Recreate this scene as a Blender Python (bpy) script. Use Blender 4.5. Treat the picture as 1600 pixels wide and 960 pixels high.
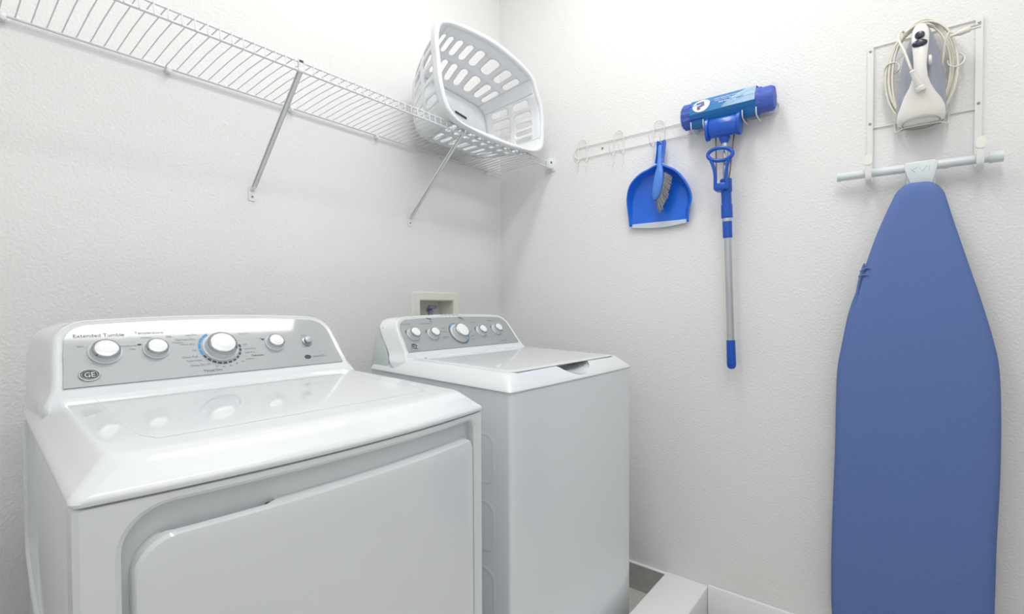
import bpy, bmesh, math, random
from mathutils import Vector, Matrix
random.seed(7)
PI = math.pi
SC = bpy.context.scene
COL = SC.collection
for o in list(bpy.data.objects): bpy.data.objects.remove(o)

# ------------------------------------------------------------------ camera
cam_d = bpy.data.cameras.new('camera'); cam = bpy.data.objects.new('camera', cam_d); COL.objects.link(cam)
_yaw, _pit, _rol = math.radians(39.0072), math.radians(1.0019), math.radians(-0.2404)
_fw = Vector((math.cos(_yaw)*math.cos(_pit), math.sin(_yaw)*math.cos(_pit), -math.sin(_pit)))
_r0 = Vector((math.sin(_yaw), -math.cos(_yaw), 0)); _u0 = _r0.cross(_fw)
_rt = _r0*math.cos(_rol) + _u0*math.sin(_rol); _up = -_r0*math.sin(_rol) + _u0*math.cos(_rol)
CAM = Vector((-1.8608, -1.5778, 1.16))
cam.matrix_world = Matrix(((_rt.x, _up.x, -_fw.x, CAM.x), (_rt.y, _up.y, -_fw.y, CAM.y), (_rt.z, _up.z, -_fw.z, CAM.z), (0, 0, 0, 1)))
cam_d.sensor_fit = 'HORIZONTAL'; cam_d.sensor_width = 36.0; cam_d.lens = 759.31/1600*36
cam_d.shift_y = 13.764/1600; cam_d.clip_start = 0.02
SC.camera = cam

# ------------------------------------------------------------------ world, lamps, exposure
w = bpy.data.worlds.new('world'); SC.world = w; w.use_nodes = True
w.node_tree.nodes['Background'].inputs[0].default_value = (0.9, 0.95, 1.0, 1)
w.node_tree.nodes['Background'].inputs[1].default_value = 0.3
CEIL = 3.05
LIGHTS = [('ceiling_and_fill_light', (-0.86, -0.89, CEIL-0.075), 1.25, 0.22, 10.4, (1.0, 0.997, 0.99)),
          ('ceiling_and_fill_light', (-1.5, -1.70, CEIL-0.075), 1.25, 0.22, 10.8, (1.0, 0.997, 0.99))]  # second lamp is an added, unseen fill for the fronts and corner
for nm, loc, sx, sy, en, colr in LIGHTS:
    ld = bpy.data.lights.new(nm, 'AREA'); ld.shape = 'RECTANGLE'; ld.size = sx; ld.size_y = sy
    ld.energy = en; ld.color = colr
    lo = bpy.data.objects.new(nm, ld); lo.location = loc; COL.objects.link(lo)
vs = SC.view_settings
SC.display_settings.display_device = 'sRGB'
vs.view_transform = 'Standard'; vs.look = 'None'; vs.gamma = 1.0; vs.use_curve_mapping = False
vs.exposure = 0.0

# ------------------------------------------------------------------ materials
def s2l(c):
    return tuple(((v/255)/12.92 if v/255 <= 0.04045 else ((v/255+0.055)/1.055)**2.4) for v in c)
def mat(name, rgb, rough=0.5, metal=0.0, coat=0.0, bump=None, var=None, spec=0.5, aniso=0.0, trans=0.0, alpha=1.0):
    m = bpy.data.materials.new(name); m.use_nodes = True
    nt = m.node_tree; b = nt.nodes['Principled BSDF']
    c = s2l(rgb)
    b.inputs['Base Color'].default_value = (*c, 1); b.inputs['Roughness'].default_value = rough
    b.inputs['Metallic'].default_value = metal; b.inputs['Coat Weight'].default_value = coat
    b.inputs['Coat Roughness'].default_value = 0.06
    b.inputs['Specular IOR Level'].default_value = spec
    if trans: b.inputs['Transmission Weight'].default_value = trans
    if alpha < 1: b.inputs['Alpha'].default_value = alpha
    tc = nt.nodes.new('ShaderNodeTexCoord')
    if var:      # (scale, amount): gentle mottling of the colour, (sx,sy,sz) scale
        sc, amt = var
        mp = nt.nodes.new('ShaderNodeMapping'); mp.inputs['Scale'].default_value = sc
        nz = nt.nodes.new('ShaderNodeTexNoise'); nz.inputs['Scale'].default_value = 1.0; nz.inputs['Detail'].default_value = 4
        mx = nt.nodes.new('ShaderNodeMixRGB'); mx.blend_type = 'MIX'
        mx.inputs['Color1'].default_value = (*[v*(1-amt) for v in c], 1); mx.inputs['Color2'].default_value = (*[min(1, v*(1+amt)) for v in c], 1)
        nt.links.new(tc.outputs['Object'], mp.inputs['Vector']); nt.links.new(mp.outputs[0], nz.inputs['Vector'])
        nt.links.new(nz.outputs['Fac'], mx.inputs['Fac']); nt.links.new(mx.outputs[0], b.inputs['Base Color'])
    if bump:     # (scale, distance, detail)
        nz = nt.nodes.new('ShaderNodeTexNoise'); nz.inputs['Scale'].default_value = bump[0]; nz.inputs['Detail'].default_value = bump[2]
        bp = nt.nodes.new('ShaderNodeBump'); bp.inputs['Distance'].default_value = bump[1]; bp.inputs['Strength'].default_value = 1.0
        nt.links.new(tc.outputs['Object'], nz.inputs['Vector']); nt.links.new(nz.outputs['Fac'], bp.inputs['Height'])
        nt.links.new(bp.outputs[0], b.inputs['Normal'])
    return m
M = {}
M['wall'] = mat('painted_orange_peel_wall', (240, 240, 239), 0.65, bump=(140, 0.0018, 2.0), spec=0.3)
M['ceiling'] = mat('ceiling_paint', (238, 238, 236), 0.8, bump=(70, 0.003, 2))
M['floor'] = mat('pale_floor_tile', (222, 221, 216), 0.45, var=((9, 40, 9), 0.06))
M['trim'] = mat('white_trim_paint', (250, 250, 251), 0.35)
M['greytile'] = mat('grey_concrete_base', (185, 185, 180), 0.6, var=((30, 30, 60), 0.18), bump=(120, 0.001, 3))
M['enamel'] = mat('white_enamel', (233, 236, 239), 0.35, coat=1.0)
M['enamel_side'] = mat('white_enamel_side', (236, 241, 244), 0.35, coat=0.8)
M['rear'] = mat('pale_grey_housing', (205, 214, 215), 0.4)
M['panel'] = mat('silver_control_panel', (170, 173, 176), 0.45, metal=0.1, coat=1.0, var=((3, 3, 900), 0.04))
M['panel_grey'] = mat('grey_control_panel', (164, 169, 171), 0.45, metal=0.1, coat=0.6, var=((3, 3, 900), 0.05))
M['knob'] = mat('white_knob_plastic', (238, 240, 242), 0.2, coat=0.3)
M['knob_side'] = mat('pale_knob_skirt', (214, 222, 224), 0.25)
M['chrome'] = mat('chrome', (205, 208, 210), 0.15, metal=1.0)
M['ring'] = mat('knob_ring_grey', (165, 170, 173), 0.25, metal=0.6)
M['ink'] = mat('dark_print', (70, 72, 76), 0.5)
M['ink_soft'] = mat('grey_print', (128, 131, 135), 0.5)
M['ink_blue'] = mat('blue_print', (52, 150, 214), 0.5)
M['dark'] = mat('dark_recess', (70, 72, 74), 0.5)
M['black'] = mat('black_rubber', (38, 38, 40), 0.5)
M['wire'] = mat('white_vinyl_wire', (226, 228, 231), 0.3)
M['wire2'] = mat('white_powder_coat_wire', (236, 236, 234), 0.3)
M['brace'] = mat('white_steel_brace', (236, 239, 240), 0.35)
M['plastic_w'] = mat('white_basket_plastic', (240, 242, 245), 0.3)
M['cream'] = mat('cream_plastic', (243, 242, 234), 0.4)
M['valve'] = mat('violet_grey_valve', (150, 146, 176), 0.3)
M['blue'] = mat('bright_blue_plastic', (30, 110, 228), 0.3, coat=0.2)
M['blue_l'] = mat('light_blue_plastic', (82, 138, 226), 0.35)
M['blue_d'] = mat('royal_blue_plastic', (10, 84, 190), 0.3, coat=0.2)
M['sponge'] = mat('blue_sponge', (18, 76, 190), 0.6, bump=(400, 0.001, 2))
M['sleeve'] = mat('teal_blue_card', (20, 118, 182), 0.4)
M['sleeve_l'] = mat('pale_blue_card', (150, 186, 214), 0.4, var=((60, 60, 60), 0.2))
M['white_print'] = mat('white_print', (240, 242, 244), 0.5)
M['grey_print2'] = mat('slate_print', (92, 96, 140), 0.5)
M['lip'] = mat('pale_rubber_lip', (205, 214, 220), 0.4)
M['bristle'] = mat('grey_bristles', (150, 152, 156), 0.6, var=((300, 300, 60), 0.4))
M['alu'] = mat('brushed_aluminium_tube', (200, 203, 208), 0.25, metal=0.9)
M['rod'] = mat('brown_steel_rod', (128, 112, 106), 0.35, metal=0.7)
M['fabric'] = mat('blue_cotton_cover', (105, 129, 186), 0.9, var=((220, 220, 260), 0.10), bump=(900, 0.0006, 2), spec=0.15)
M['board_w'] = mat('white_board_paint', (222, 230, 232), 0.3)
M['iron_w'] = mat('ivory_iron_plastic', (238, 236, 230), 0.25, coat=0.3)
M['tank'] = mat('smoky_grey_tank', (152, 157, 171), 0.2, coat=0.4)
M['navy'] = mat('navy_button', (34, 40, 62), 0.25, coat=0.3)
M['heel'] = mat('grey_heel', (176, 174, 168), 0.4)
M['cord'] = mat('ivory_cord', (232, 228, 214), 0.4)
M['metal'] = mat('grey_metal', (150, 150, 152), 0.35, metal=0.8)
M['film'] = mat('clear_shrink_film', (235, 240, 250), 0.08, trans=0.0, alpha=0.08, spec=0.8)
def emis(name, rgb, st):
    m = bpy.data.materials.new(name); m.use_nodes = True; b = m.node_tree.nodes['Principled BSDF']
    b.inputs['Emission Color'].default_value = (*rgb, 1); b.inputs['Emission Strength'].default_value = st; return m
M['diffuser'] = emis('lamp_diffuser', (1, 0.985, 0.96), 3.0)

# ------------------------------------------------------------------ helpers
def thing(name, label, cat, loc, group=None):
    o = bpy.data.objects.new(name, None); o.location = loc; o.empty_display_size = 0.05
    COL.objects.link(o); o['label'] = label; o['category'] = cat
    if group: o['group'] = group
    return o
def root_loc(p):
    while p.parent: p = p.parent
    return Vector(p.location)
def obj(name, bm, m, parent=None, smooth=30, label=None, origin=None):
    """links a bmesh in world coordinates as one mesh object under its parent"""
    me = bpy.data.meshes.new(name)
    off = root_loc(parent) if parent else Vector(origin or (0, 0, 0))
    bmesh.ops.translate(bm, verts=bm.verts, vec=-off)
    bmesh.ops.recalc_face_normals(bm, faces=bm.faces)
    bm.to_mesh(me); bm.free()
    o = bpy.data.objects.new(name, me); COL.objects.link(o)
    me.materials.append(M[m] if isinstance(m, str) else m)
    if smooth:
        for p in me.polygons: p.use_smooth = True
        me.set_sharp_from_angle(angle=math.radians(smooth))
    if parent: o.parent = parent
    else: o.location = off
    if label: o['label'] = label
    return o
def tag(o, label, cat, group=None):
    o['label'] = label; o['category'] = cat
    if group: o['group'] = group
    return o
def struct(name, bm, m, smooth=0):
    o = obj(name, bm, m, None, smooth); o['kind'] = 'structure'; return o
def NB(): return bmesh.new()
def box(bm, x0, x1, y0, y1, z0, z1, bevel=0.0, seg=2):
    r = bmesh.ops.create_cube(bm, size=1.0); vs_ = r['verts']
    for v in vs_:
        v.co = Vector((x0+(v.co.x+.5)*(x1-x0), y0+(v.co.y+.5)*(y1-y0), z0+(v.co.z+.5)*(z1-z0)))
    if bevel:
        es = list({e for v in vs_ for e in v.link_edges})
        bmesh.ops.bevel(bm, geom=es, offset=bevel, segments=seg, affect='EDGES', profile=0.5)
    return bm
def quad(bm, pts):
    return bm.faces.new([bm.verts.new(p) for p in pts])
def tube(bm, pts, r, n=8, closed=False, caps=True):
    pts = [Vector(p) for p in pts]; N = len(pts); rings = []
    rr = r if isinstance(r, (list, tuple)) else [r]*N
    T = []
    for i in range(N):
        a = pts[(i-1) % N] if (closed or i > 0) else pts[i]
        b = pts[(i+1) % N] if (closed or i < N-1) else pts[i]
        t = (b-a); T.append(t.normalized() if t.length > 1e-9 else Vector((0, 0, 1)))
    up = Vector((0, 0, 1)) if abs(T[0].z) < .9 else Vector((1, 0, 0))
    nrm = T[0].cross(up).normalized()
    for i in range(N):
        nrm = (nrm - T[i]*nrm.dot(T[i]))
        nrm = nrm.normalized() if nrm.length > 1e-6 else T[i].orthogonal().normalized()
        bi = T[i].cross(nrm)
        rings.append([bm.verts.new(pts[i] + (nrm*math.cos(2*PI*k/n) + bi*math.sin(2*PI*k/n))*rr[i]) for k in range(n)])
    for i in range(N if closed else N-1):
        a, b = rings[i], rings[(i+1) % N]
        for k in range(n): bm.faces.new((a[k], a[(k+1) % n], b[(k+1) % n], b[k]))
    if caps and not closed:
        bm.faces.new(rings[0][::-1]); bm.faces.new(rings[-1])
    return bm
def loft(bm, secs, closed=True, cap0=True, cap1=True):
    rings = [[bm.verts.new(p) for p in s] for s in secs]; n = len(rings[0])
    for a, b in zip(rings, rings[1:]):
        for k in range(n if closed else n-1):
            bm.faces.new((a[k], a[(k+1) % n], b[(k+1) % n], b[k]))
    if cap0: bm.faces.new(rings[0][::-1])
    if cap1: bm.faces.new(rings[-1])
    return rings
def lathe(bm, o, ax, prof, n=32, ref=None, cap=True):
    """profile of (radius, height) turned about axis ax at o"""
    o = Vector(o); ax = Vector(ax).normalized(); u = ax.orthogonal().normalized() if ref is None else Vector(ref).normalized(); v = ax.cross(u)
    secs = [[o + ax*h + (u*math.cos(2*PI*k/n) + v*math.sin(2*PI*k/n))*r for k in range(n)] for r, h in prof]
    loft(bm, secs, True, cap, cap); return bm
def rrect(x0, x1, y0, y1, r, n=6):
    """rounded rectangle outline, counter-clockwise; r one radius or four (bl, br, tr, tl)"""
    rs = r if isinstance(r, (list, tuple)) else [r]*4
    c = [(x0+rs[0], y0+rs[0], PI), (x1-rs[1], y0+rs[1], 1.5*PI), (x1-rs[2], y1-rs[2], 0), (x0+rs[3], y1-rs[3], .5*PI)]
    out = []
    for (cx, cy, a0), rad in zip(c, rs):
        for k in range(n+1):
            a = a0 + .5*PI*k/n; out.append((cx+rad*math.cos(a), cy+rad*math.sin(a)))
    return out
def spline(pts, n=8, closed=False):
    P = [Vector(p) for p in pts]; N = len(P); out = []
    for i in range(N if closed else N-1):
        p0 = P[(i-1) % N] if (closed or i > 0) else P[i]*2-P[i+1]
        p1 = P[i]; p2 = P[(i+1) % N]; p3 = P[(i+2) % N] if (closed or i < N-2) else P[i+1]*2-P[i]
        for k in range(n):
            t = k/n
            out.append(.5*((2*p1)+(p2-p0)*t+(2*p0-5*p1+4*p2-p3)*t*t+(3*p1-p0-3*p2+p3)*t**3))
    if not closed: out.append(P[-1])
    return out
def text_into(bm, items, fn, lift=0.0004):
    """items: (string, size, u, v, align); fn maps (u, v, lift) to a point"""
    for body, size, u, v, al in items:
        c = bpy.data.curves.new('t', 'FONT'); c.body = body; c.size = size; c.align_x = al; c.align_y = 'CENTER'; c.resolution_u = 3
        o = bpy.data.objects.new('t', c); COL.objects.link(o)
        dg = bpy.context.evaluated_depsgraph_get(); me = bpy.data.meshes.new_from_object(o.evaluated_get(dg))
        b2 = NB(); b2.from_mesh(me); mp = {}
        for vv in b2.verts: mp[vv] = bm.verts.new(fn(u+vv.co.x, v+vv.co.y, lift))
        for f in b2.faces:
            try: bm.faces.new([mp[q] for q in f.verts])
            except ValueError: pass
        b2.free(); bpy.data.objects.remove(o); bpy.data.curves.remove(c); bpy.data.meshes.remove(me)
    return bm
def boolean_cut(o, cutters):
    """subtract bmesh solids from a mesh object and keep the result as plain mesh"""
    dg = None
    for cb in cutters:
        me = bpy.data.meshes.new('cut'); bmesh.ops.recalc_face_normals(cb, faces=cb.faces); cb.to_mesh(me); cb.free()
        c = bpy.data.objects.new('cut', me); COL.objects.link(c); c.matrix_world = Matrix.Translation(o.location if not o.parent else root_loc(o))
        for v in me.vertices: v.co -= Vector(c.matrix_world.translation)
        md = o.modifiers.new('b', 'BOOLEAN'); md.object = c; md.operation = 'DIFFERENCE'; md.solver = 'EXACT'
        bpy.context.view_layer.update()
        dg = bpy.context.evaluated_depsgraph_get(); new = bpy.data.meshes.new_from_object(o.evaluated_get(dg))
        o.modifiers.remove(md); old = o.data; new.name = old.name + '_cut'; o.data = new
        bpy.data.objects.remove(c)
    for p in o.data.polygons: p.use_smooth = True
    o.data.set_sharp_from_angle(angle=math.radians(30))
def WB(y, z, out): return Vector((-out, y, z))          # a point in front of the right-hand wall

# ------------------------------------------------------------------ the room
RX, RY = -2.35, -2.1
BX0, BX1, BZ0, BZ1 = -0.527, -0.337, 1.02, 1.190        # opening of the laundry outlet box in the back wall
bm = NB()
xs = [RX, BX0, BX1, 0.0]; zs = [0, BZ0, BZ1, CEIL]
for i in range(3):
    for k in range(3):
        if i == 1 and k == 1: continue
        quad(bm, [(xs[i], 0, zs[k]), (xs[i+1], 0, zs[k]), (xs[i+1], 0, zs[k+1]), (xs[i], 0, zs[k+1])])
bmesh.ops.remove_doubles(bm, verts=bm.verts, dist=1e-5)
struct('wall_back', bm, 'wall')
bm = NB(); quad(bm, [(0, 0, 0), (0, RY, 0), (0, RY, CEIL), (0, 0, CEIL)]); struct('wall_right', bm, 'wall')
bm = NB(); quad(bm, [(RX, RY, 0), (RX, 0, 0), (RX, 0, CEIL), (RX, RY, CEIL)]); struct('wall_left', bm, 'wall')
bm = NB(); quad(bm, [(0, RY, 0), (RX, RY, 0), (RX, RY, CEIL), (0, RY, CEIL)]); struct('wall_front', bm, 'wall')
bm = NB(); quad(bm, [(RX, RY, 0), (0, RY, 0), (0, 0, 0), (RX, 0, 0)]); struct('floor', bm, 'floor')
bm = NB(); quad(bm, [(RX, RY, CEIL), (RX, 0, CEIL), (0, 0, CEIL), (0, RY, CEIL)]); struct('ceiling', bm, 'ceiling')
CY0, CY1, CZ = -1.012, -0.852, 0.115                    # the low curb across the floor in front of the machines
bm = NB(); box(bm, RX, 0.0, CY0, CY1, 0, CZ, 0.006, 3); struct('trim_1', bm, 'trim', 30)
bm = NB(); box(bm, -0.014, 0, RY, CY0, 0, 0.122, 0.005, 2); struct('baseboard_right', bm, 'trim', 30)
bm = NB(); box(bm, -0.012, 0, CY1, -0.012, 0, 0.104, 0); struct('baseboard_right_inner', bm, 'greytile')
bm = NB(); box(bm, -0.014, 0, CY1, -0.012, 0.104, 0.110, 0.002); struct('trim_2', bm, 'trim')
bm = NB(); box(bm, RX, 0, -0.012, 0, 0, 0.104, 0); struct('baseboard_back', bm, 'greytile')

for (nm, loc, sx, sy, en, colr), lab in zip(LIGHTS, ('long white ceiling lamp above the machines', 'added fill lamp on the ceiling behind the camera')):
    t = thing('ceiling_and_fill_lamp', lab, 'ceiling lamp', (loc[0], loc[1], CEIL))
    bm = NB(); box(bm, loc[0]-sx/2-.03, loc[0]+sx/2+.03, loc[1]-sy/2-.03, loc[1]+sy/2+.03, CEIL-0.055, CEIL, .01); obj('lamp_housing', bm, 'trim', t)
    bm = NB(); box(bm, loc[0]-sx/2, loc[0]+sx/2, loc[1]-sy/2, loc[1]+sy/2, CEIL-0.07, CEIL-0.055, .004); obj('diffuser', bm, 'diffuser', t)

# ------------------------------------------------------------------ the two machines
W = 0.686
def machine(name, label, cat, XL, YF, seam, secs, bow, taper, s_top, yb, zb, cshift, panel_mat, depth, crown):
    t = thing(name, label, cat, (XL+W/2, YF+depth/2, 0))
    slope = 0.027
    def place(x, y, z):                                  # bowed front, sides drawn in a little towards the back
        f = max(0.0, 1-y/0.22); f = f*f*(3-2*f)
        y2 = y - bow*(1-((x-W/2)/(W/2))**2)*f
        k = 1-taper*max(0.0, y)/depth/(W/2)
        return Vector((XL + W/2 + (x-W/2)*k, YF + y2, z))
    P = dict(place=place, t=t, W=W, XL=XL, YF=YF)
    # top cover: stacked rounded rectangles, rising gently to the back
    rings = []
    for dx, dy, z, r, slp in secs:
        o = []
        base = rrect(dx, W-dx, dy, depth-0.002, [r, r, .004, .004], 8)
        pts = []
        for (a, b), (c, d) in zip(base, base[1:]+base[:1]):
            n = 14 if abs(c-a) > .2 else (6 if abs(d-b) > .2 else 1)
            for k in range(n): pts.append((a+(c-a)*k/n, b+(d-b)*k/n))
        rings.append([place(x, y, z + slp*max(0, y)) for x, y in pts])
    bm = NB(); loft(bm, rings, True, True, True)
    P['cover'] = obj('top_cover', bm, 'enamel', t, 40)
    # cabinet body
    bm = NB(); o2 = rrect(0.002, W-0.002, 0.045 if bow > .02 else 0.0, depth, [.012, .012, .006, .006], 5)
    def cab(z, bowf=1): return [place(x, y, z + (slope*max(0, y) if z > .5 else 0)) for x, y in o2]
    pts = []
    ring = []
    for z in (0.03, seam-0.001): 
        base = o2; rr_ = []
        for (a, b), (c, d) in zip(base, base[1:]+base[:1]):
            n = 14 if abs(c-a) > .2 else 1
            for k in range(n):
                x, y = a+(c-a)*k/n, b+(d-b)*k/n
                rr_.append(place(x, y, z + (slope*max(0, y) if z > .5 else 0)))
        ring.append(rr_)
    loft(bm, ring); P['cabinet'] = obj('cabinet', bm, 'enamel_side', t, 30)
    for fx in (.06, W-.06):
        for fy in (.07, depth-.06):
            p = place(fx, fy, 0); bm = NB(); lathe(bm, p, (0, 0, 1), [(.018, 0), (.02, .004), (.02, .014), (.008, .016), (.008, .04)], 16)
            obj('leveling_foot', bm, 'black', t)
    # console: rounded slanted face lofted back to the wall side
    cx = W/2 + cshift
    H_ = s_top
    def half(s, e=0.0):                                  # half width of the slanted panel at height s
        tab = [(-.045, .3035), (-.032, .301), (-.02, .297), (-.008, .2915), (.0, .2885), (.03, .285), (.068, .2825), (.10, .278)]
        for (a, b), (c, d) in zip(tab, tab[1:]):
            if a <= s <= c: return b+(d-b)*(s-a)/(c-a)
        return tab[0][1] if s < 0 else .278
    def outline(e, low=-.036, inset=0.0, bot=None):
        """open outline left-bottom over the top to right-bottom, grown by e"""
        pts = []
        R0 = .050; st = H_ - .012                        # corner radius, height at the corners
        ss = [low + (st-R0-low)*k/14 for k in range(15)]
        left = [(-(half(s)-inset) - e, s) for s in ss]
        hx = half(st-R0)-inset
        arc = [(-(hx-R0) - (R0+e)*math.cos(a), st-R0-inset*.6 + (R0+e)*math.sin(a)) for a in [(.5*PI)*k/10*.94 for k in range(1, 11)]]
        top = []
        x0 = arc[-1][0]
        for k in range(1, 20):
            x = x0 + (-2*x0)*k/20; q = x/x0
            top.append((x, arc[-1][1] + crown*(1-q*q)))
        L = left + arc
        return L + top + [(-x, s) for x, s in reversed(L)]
    def onp(x, s, lift=0.0):                             # point on the slanted face
        return Vector((XL+cx+x, YF+yb+s*.594-lift*.805, zb+s*.805+lift*.594))
    P['onp'] = onp
    secs2 = []
    F = outline(0.0)
    secs2.append([onp(x, s, -.001) for x, s in F])
    secs2.append([onp(x, s, .0015) for x, s in outline(.0035)])
    secs2.append([onp(x, s, -.0005) for x, s in outline(.0075)])
    G = outline(.0105)
    secs2.append([onp(x, s, -.007) for x, s in G])
    yr = depth-0.03
    thin = bow < .02                                     # the washer's white cap is a slanted slab in front of a grey housing
    for fr, ex, dz in ((.3, .005, 0), (.7, .013, -.001), (1.0, .018, -.004)):
        sec = []
        for x, s in G:
            p = onp(x, s, -.007); yy = p.y + (.050 if thin else (YF+yr-p.y))*fr
            sgn = -1 if x < 0 else 1; wgt = min(1, abs(x)/.2)
            p2 = Vector((p.x + sgn*ex*wgt, yy, p.z + dz*max(0, min(1, s/.1))))
            lim = XL+.004 + taper*.9; p2.x = max(lim, min(XL+W-.004-taper*.9, p2.x))
            sec.append(p2)
        secs2.append(sec)
    for i, sec in enumerate(secs2):                      # the skirt runs down into the top cover
        sh = (0, 0, 0, 0, .012, .032, .046)[i] if thin else 0.0
        for dz, k in ((.012, .25), (.024, .7), (.045, 1.0)):
            a_, b_ = sec[0], sec[-1]; ya, yb_, za, zb_ = (a_.y, b_.y, a_.z, b_.z) if dz == .012 else base_
            if dz == .012: base_ = (ya, yb_, za, zb_)
            sec.insert(0, Vector((a_.x, ya-sh*k, za-dz))); sec.append(Vector((b_.x, yb_-sh*k, zb_-dz)))
    bm = NB(); rings = loft(bm, secs2, False, False, False)
    bm.faces.new(rings[0][::-1]); bm.faces.new(rings[-1])
    P['console'] = obj('console', bm, 'enamel', t, 50)
    # grey rear housing below and behind the console
    bm = NB(); zt_ = zb+H_*.60
    def hs(ins, y_f, z): return [(XL+a, YF+b, z) for a, b in rrect(ins, W-ins, y_f, depth+.012, .008, 4)]
    loft(bm, [hs(.004+taper, yr-.06, seam+.016), hs(.010+taper, yr-.045, seam+.05), hs(.028+taper, yr-.004, zt_-.01), hs(.036+taper, yr+.004, zt_)])
    obj('rear_housing', bm, 'rear', t)
    # silver control panel laid on the face
    bm = NB()
    pan = [(x, s) for x, s in outline(-.0065, low=0.0)]
    a = [onp(x, s, .0018) for x, s in pan]; b = [onp(x, s, -.001) for x, s in pan]
    loft(bm, [b, a], True, False, True)
    P['panel'] = obj('control_panel', bm, panel_mat, t, 30)
    return P

NRM = Vector((0, -.805, .594)); SV = Vector((0, .594, .805))
def knob(P, name, x, s, r, h, tilt=0.0, label=None, skirt=1.0):
    o = P['onp'](x, s, .0018); par = P['panel']
    bm = NB(); lathe(bm, o, NRM, [(r*1.12*skirt, 0), (r*1.13*skirt, .002), (r*1.02, .0035), (r, .006), (r*.97, h*.7), (r*.93, h*.72)], 40)
    k = obj(name, bm, 'knob_side', P['t'], 30, label)
    bm = NB(); lathe(bm, o, NRM, [(r*.95, h*.70), (r*.96, h*.74), (r*.90, h*.9), (r*.80, h*.97), (r*.76, h*.985)], 40)
    obj('ring', bm, 'ring', k, 40, 'grey metallic ring round the knob cap')
    bm = NB(); lathe(bm, o, NRM, [(r*.77, h*.96), (r*.76, h*.995), (r*.70, h*1.02), (r*.35, h*1.03), (0.0005, h*1.032)], 40)
    obj('cap', bm, 'knob', k, 40)
    a = math.radians(tilt); d = Vector((1, 0, 0))*math.cos(a) + SV*math.sin(a)
    bm = NB(); c0 = o + NRM*h*.93 + d*r*.80; c1 = o + NRM*h*.80 + d*r*.95
    tube(bm, [c0, c1], r*.05, 6); obj('pointer', bm, 'ink', k, 30, 'dark pointer mark')
    return k
def ellipse_slab(bm, fn, u, v, a, b, l0, l1, n=40):
    loft(bm, [[fn(u+a*math.cos(2*PI*k/n), v+b*math.sin(2*PI*k/n), l) for k in range(n)] for l in (l0, l1)])
def badge(P, x, s, r):
    o = P['onp'](x, s, .0018)
    def ov(k, l): return [o + Vector((1, 0, 0))*r*k*math.cos(2*PI*j/40) + SV*r*.80*k*math.sin(2*PI*j/40) + NRM*l for j in range(40)]
    bm = NB(); loft(bm, [ov(k, l) for k, l in ((1, 0), (1, .002), (.93, .0035), (.86, .0035), (.84, .0022))])
    bd = obj('emblem', bm, 'chrome', P['t'], 30, 'oval chrome maker emblem')
    bm = NB(); loft(bm, [ov(.845, .001), ov(.845, .0024)]); obj('emblem_field', bm, 'ink', bd, 0, 'dark emblem disc')
    bm = NB(); text_into(bm, [('GE', r*.80, 0, -.0005, 'CENTER')], lambda u, v, l: P['onp'](x+u, s+v*1.15, .0018+.0030))
    tube(bm, [o + NRM*.003 + (Vector((1, 0, 0))*math.cos(2*PI*k/28) + SV*.8*math.sin(2*PI*k/28))*r*.72 for k in range(28)], r*.035, 5, closed=True)
    obj('emblem_letters', bm, 'chrome', bd, 0, 'silver script letters')
def arc_dashes(bm, fn, x, s, r, a0, a1, n, wid, fill=.7):
    for k in range(n):
        b0 = math.radians(a0+(a1-a0)*k/n); b1 = math.radians(a0+(a1-a0)*(k+fill)/n)
        m_ = max(2, int(8/n)+2)
        for j in range(m_):
            p, q = b0+(b1-b0)*j/m_, b0+(b1-b0)*(j+1)/m_
            quad(bm, [fn(x+r*math.cos(p), s+r*math.sin(p), .0022), fn(x+r*math.cos(q), s+r*math.sin(q), .0022),
                      fn(x+(r+wid)*math.cos(q), s+(r+wid)*math.sin(q), .0022), fn(x+(r+wid)*math.cos(p), s+(r+wid)*math.sin(p), .0022)])

# ---- dryer
DX, DY = -1.7511, -0.8476
D = machine('dryer', 'white dryer with a large front door and silver dial panel, larger machine on the left', 'dryer', DX, DY, 0.933,
            [(-.002, -.002, .933, .012, .027), (-.0035, -.0035, .937, .014, .027), (-.002, -.002, .942, .016, .027), (.004, .004, .9465, .018, .03), (.020, .019, .9615, .022, .036), (.032, .031, .9722, .025, .042), (.036, .036, .9747, .027, .045), (.041, .042, .9757, .028, .046), (.050, .052, .9760, .03, .046)],
            0.032, 0.030, 0.158, .458, 1.0145, 0.0, 'panel', 0.66, 0.009)
onp = D['onp']
def dp(X, z): return X-(DX+W/2), (z-1.0145)/.805
# front frame with a deep rounded opening, and the door inside it
hole = dict(x0=.0426, x1=.655, z0=.20, z1=.917)
def front_ring(y, x0, x1, z0, z1, r, n=8):
    base = rrect(x0, x1, z0, z1, r, n); out = []
    for i, ((a, b), (c, d)) in enumerate(zip(base, base[1:]+base[:1])):
        m_ = (14 if (i//(n+1)) % 2 == 0 else 4) if i % (n+1) == n else 1
        for k in range(m_): out.append((a+(c-a)*k/m_, b+(d-b)*k/m_))
    return [D['place'](x, y, z) for x, z in out]
def shrink(x0, x1, z0, z1, k):
    cx, cz = (x0+x1)/2, (z0+z1)/2; return cx+(x0-cx)*k, cx+(x1-cx)*k, cz+(z0-cz)*k, cz+(z1-cz)*k
bm = NB()
rH = [.03, .03, .022, .052]
R_ = [front_ring(.046, .0, W, .03, .9315, .006), front_ring(.006, .0, W, .03, .9315, .006), front_ring(0.0, .006, W-.006, .036, .9295, .006),
      front_ring(0.0, hole['x0']-.006, hole['x1']+.004, hole['z0']-.004, hole['z1']+.005, [.034, .034, .026, .057]),
      front_ring(0.004, hole['x0'], hole['x1'], hole['z0'], hole['z1'], rH),
      front_ring(0.022, hole['x0']+.001, hole['x1']-.001, hole['z0'], hole['z1']-.001, rH)]
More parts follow.
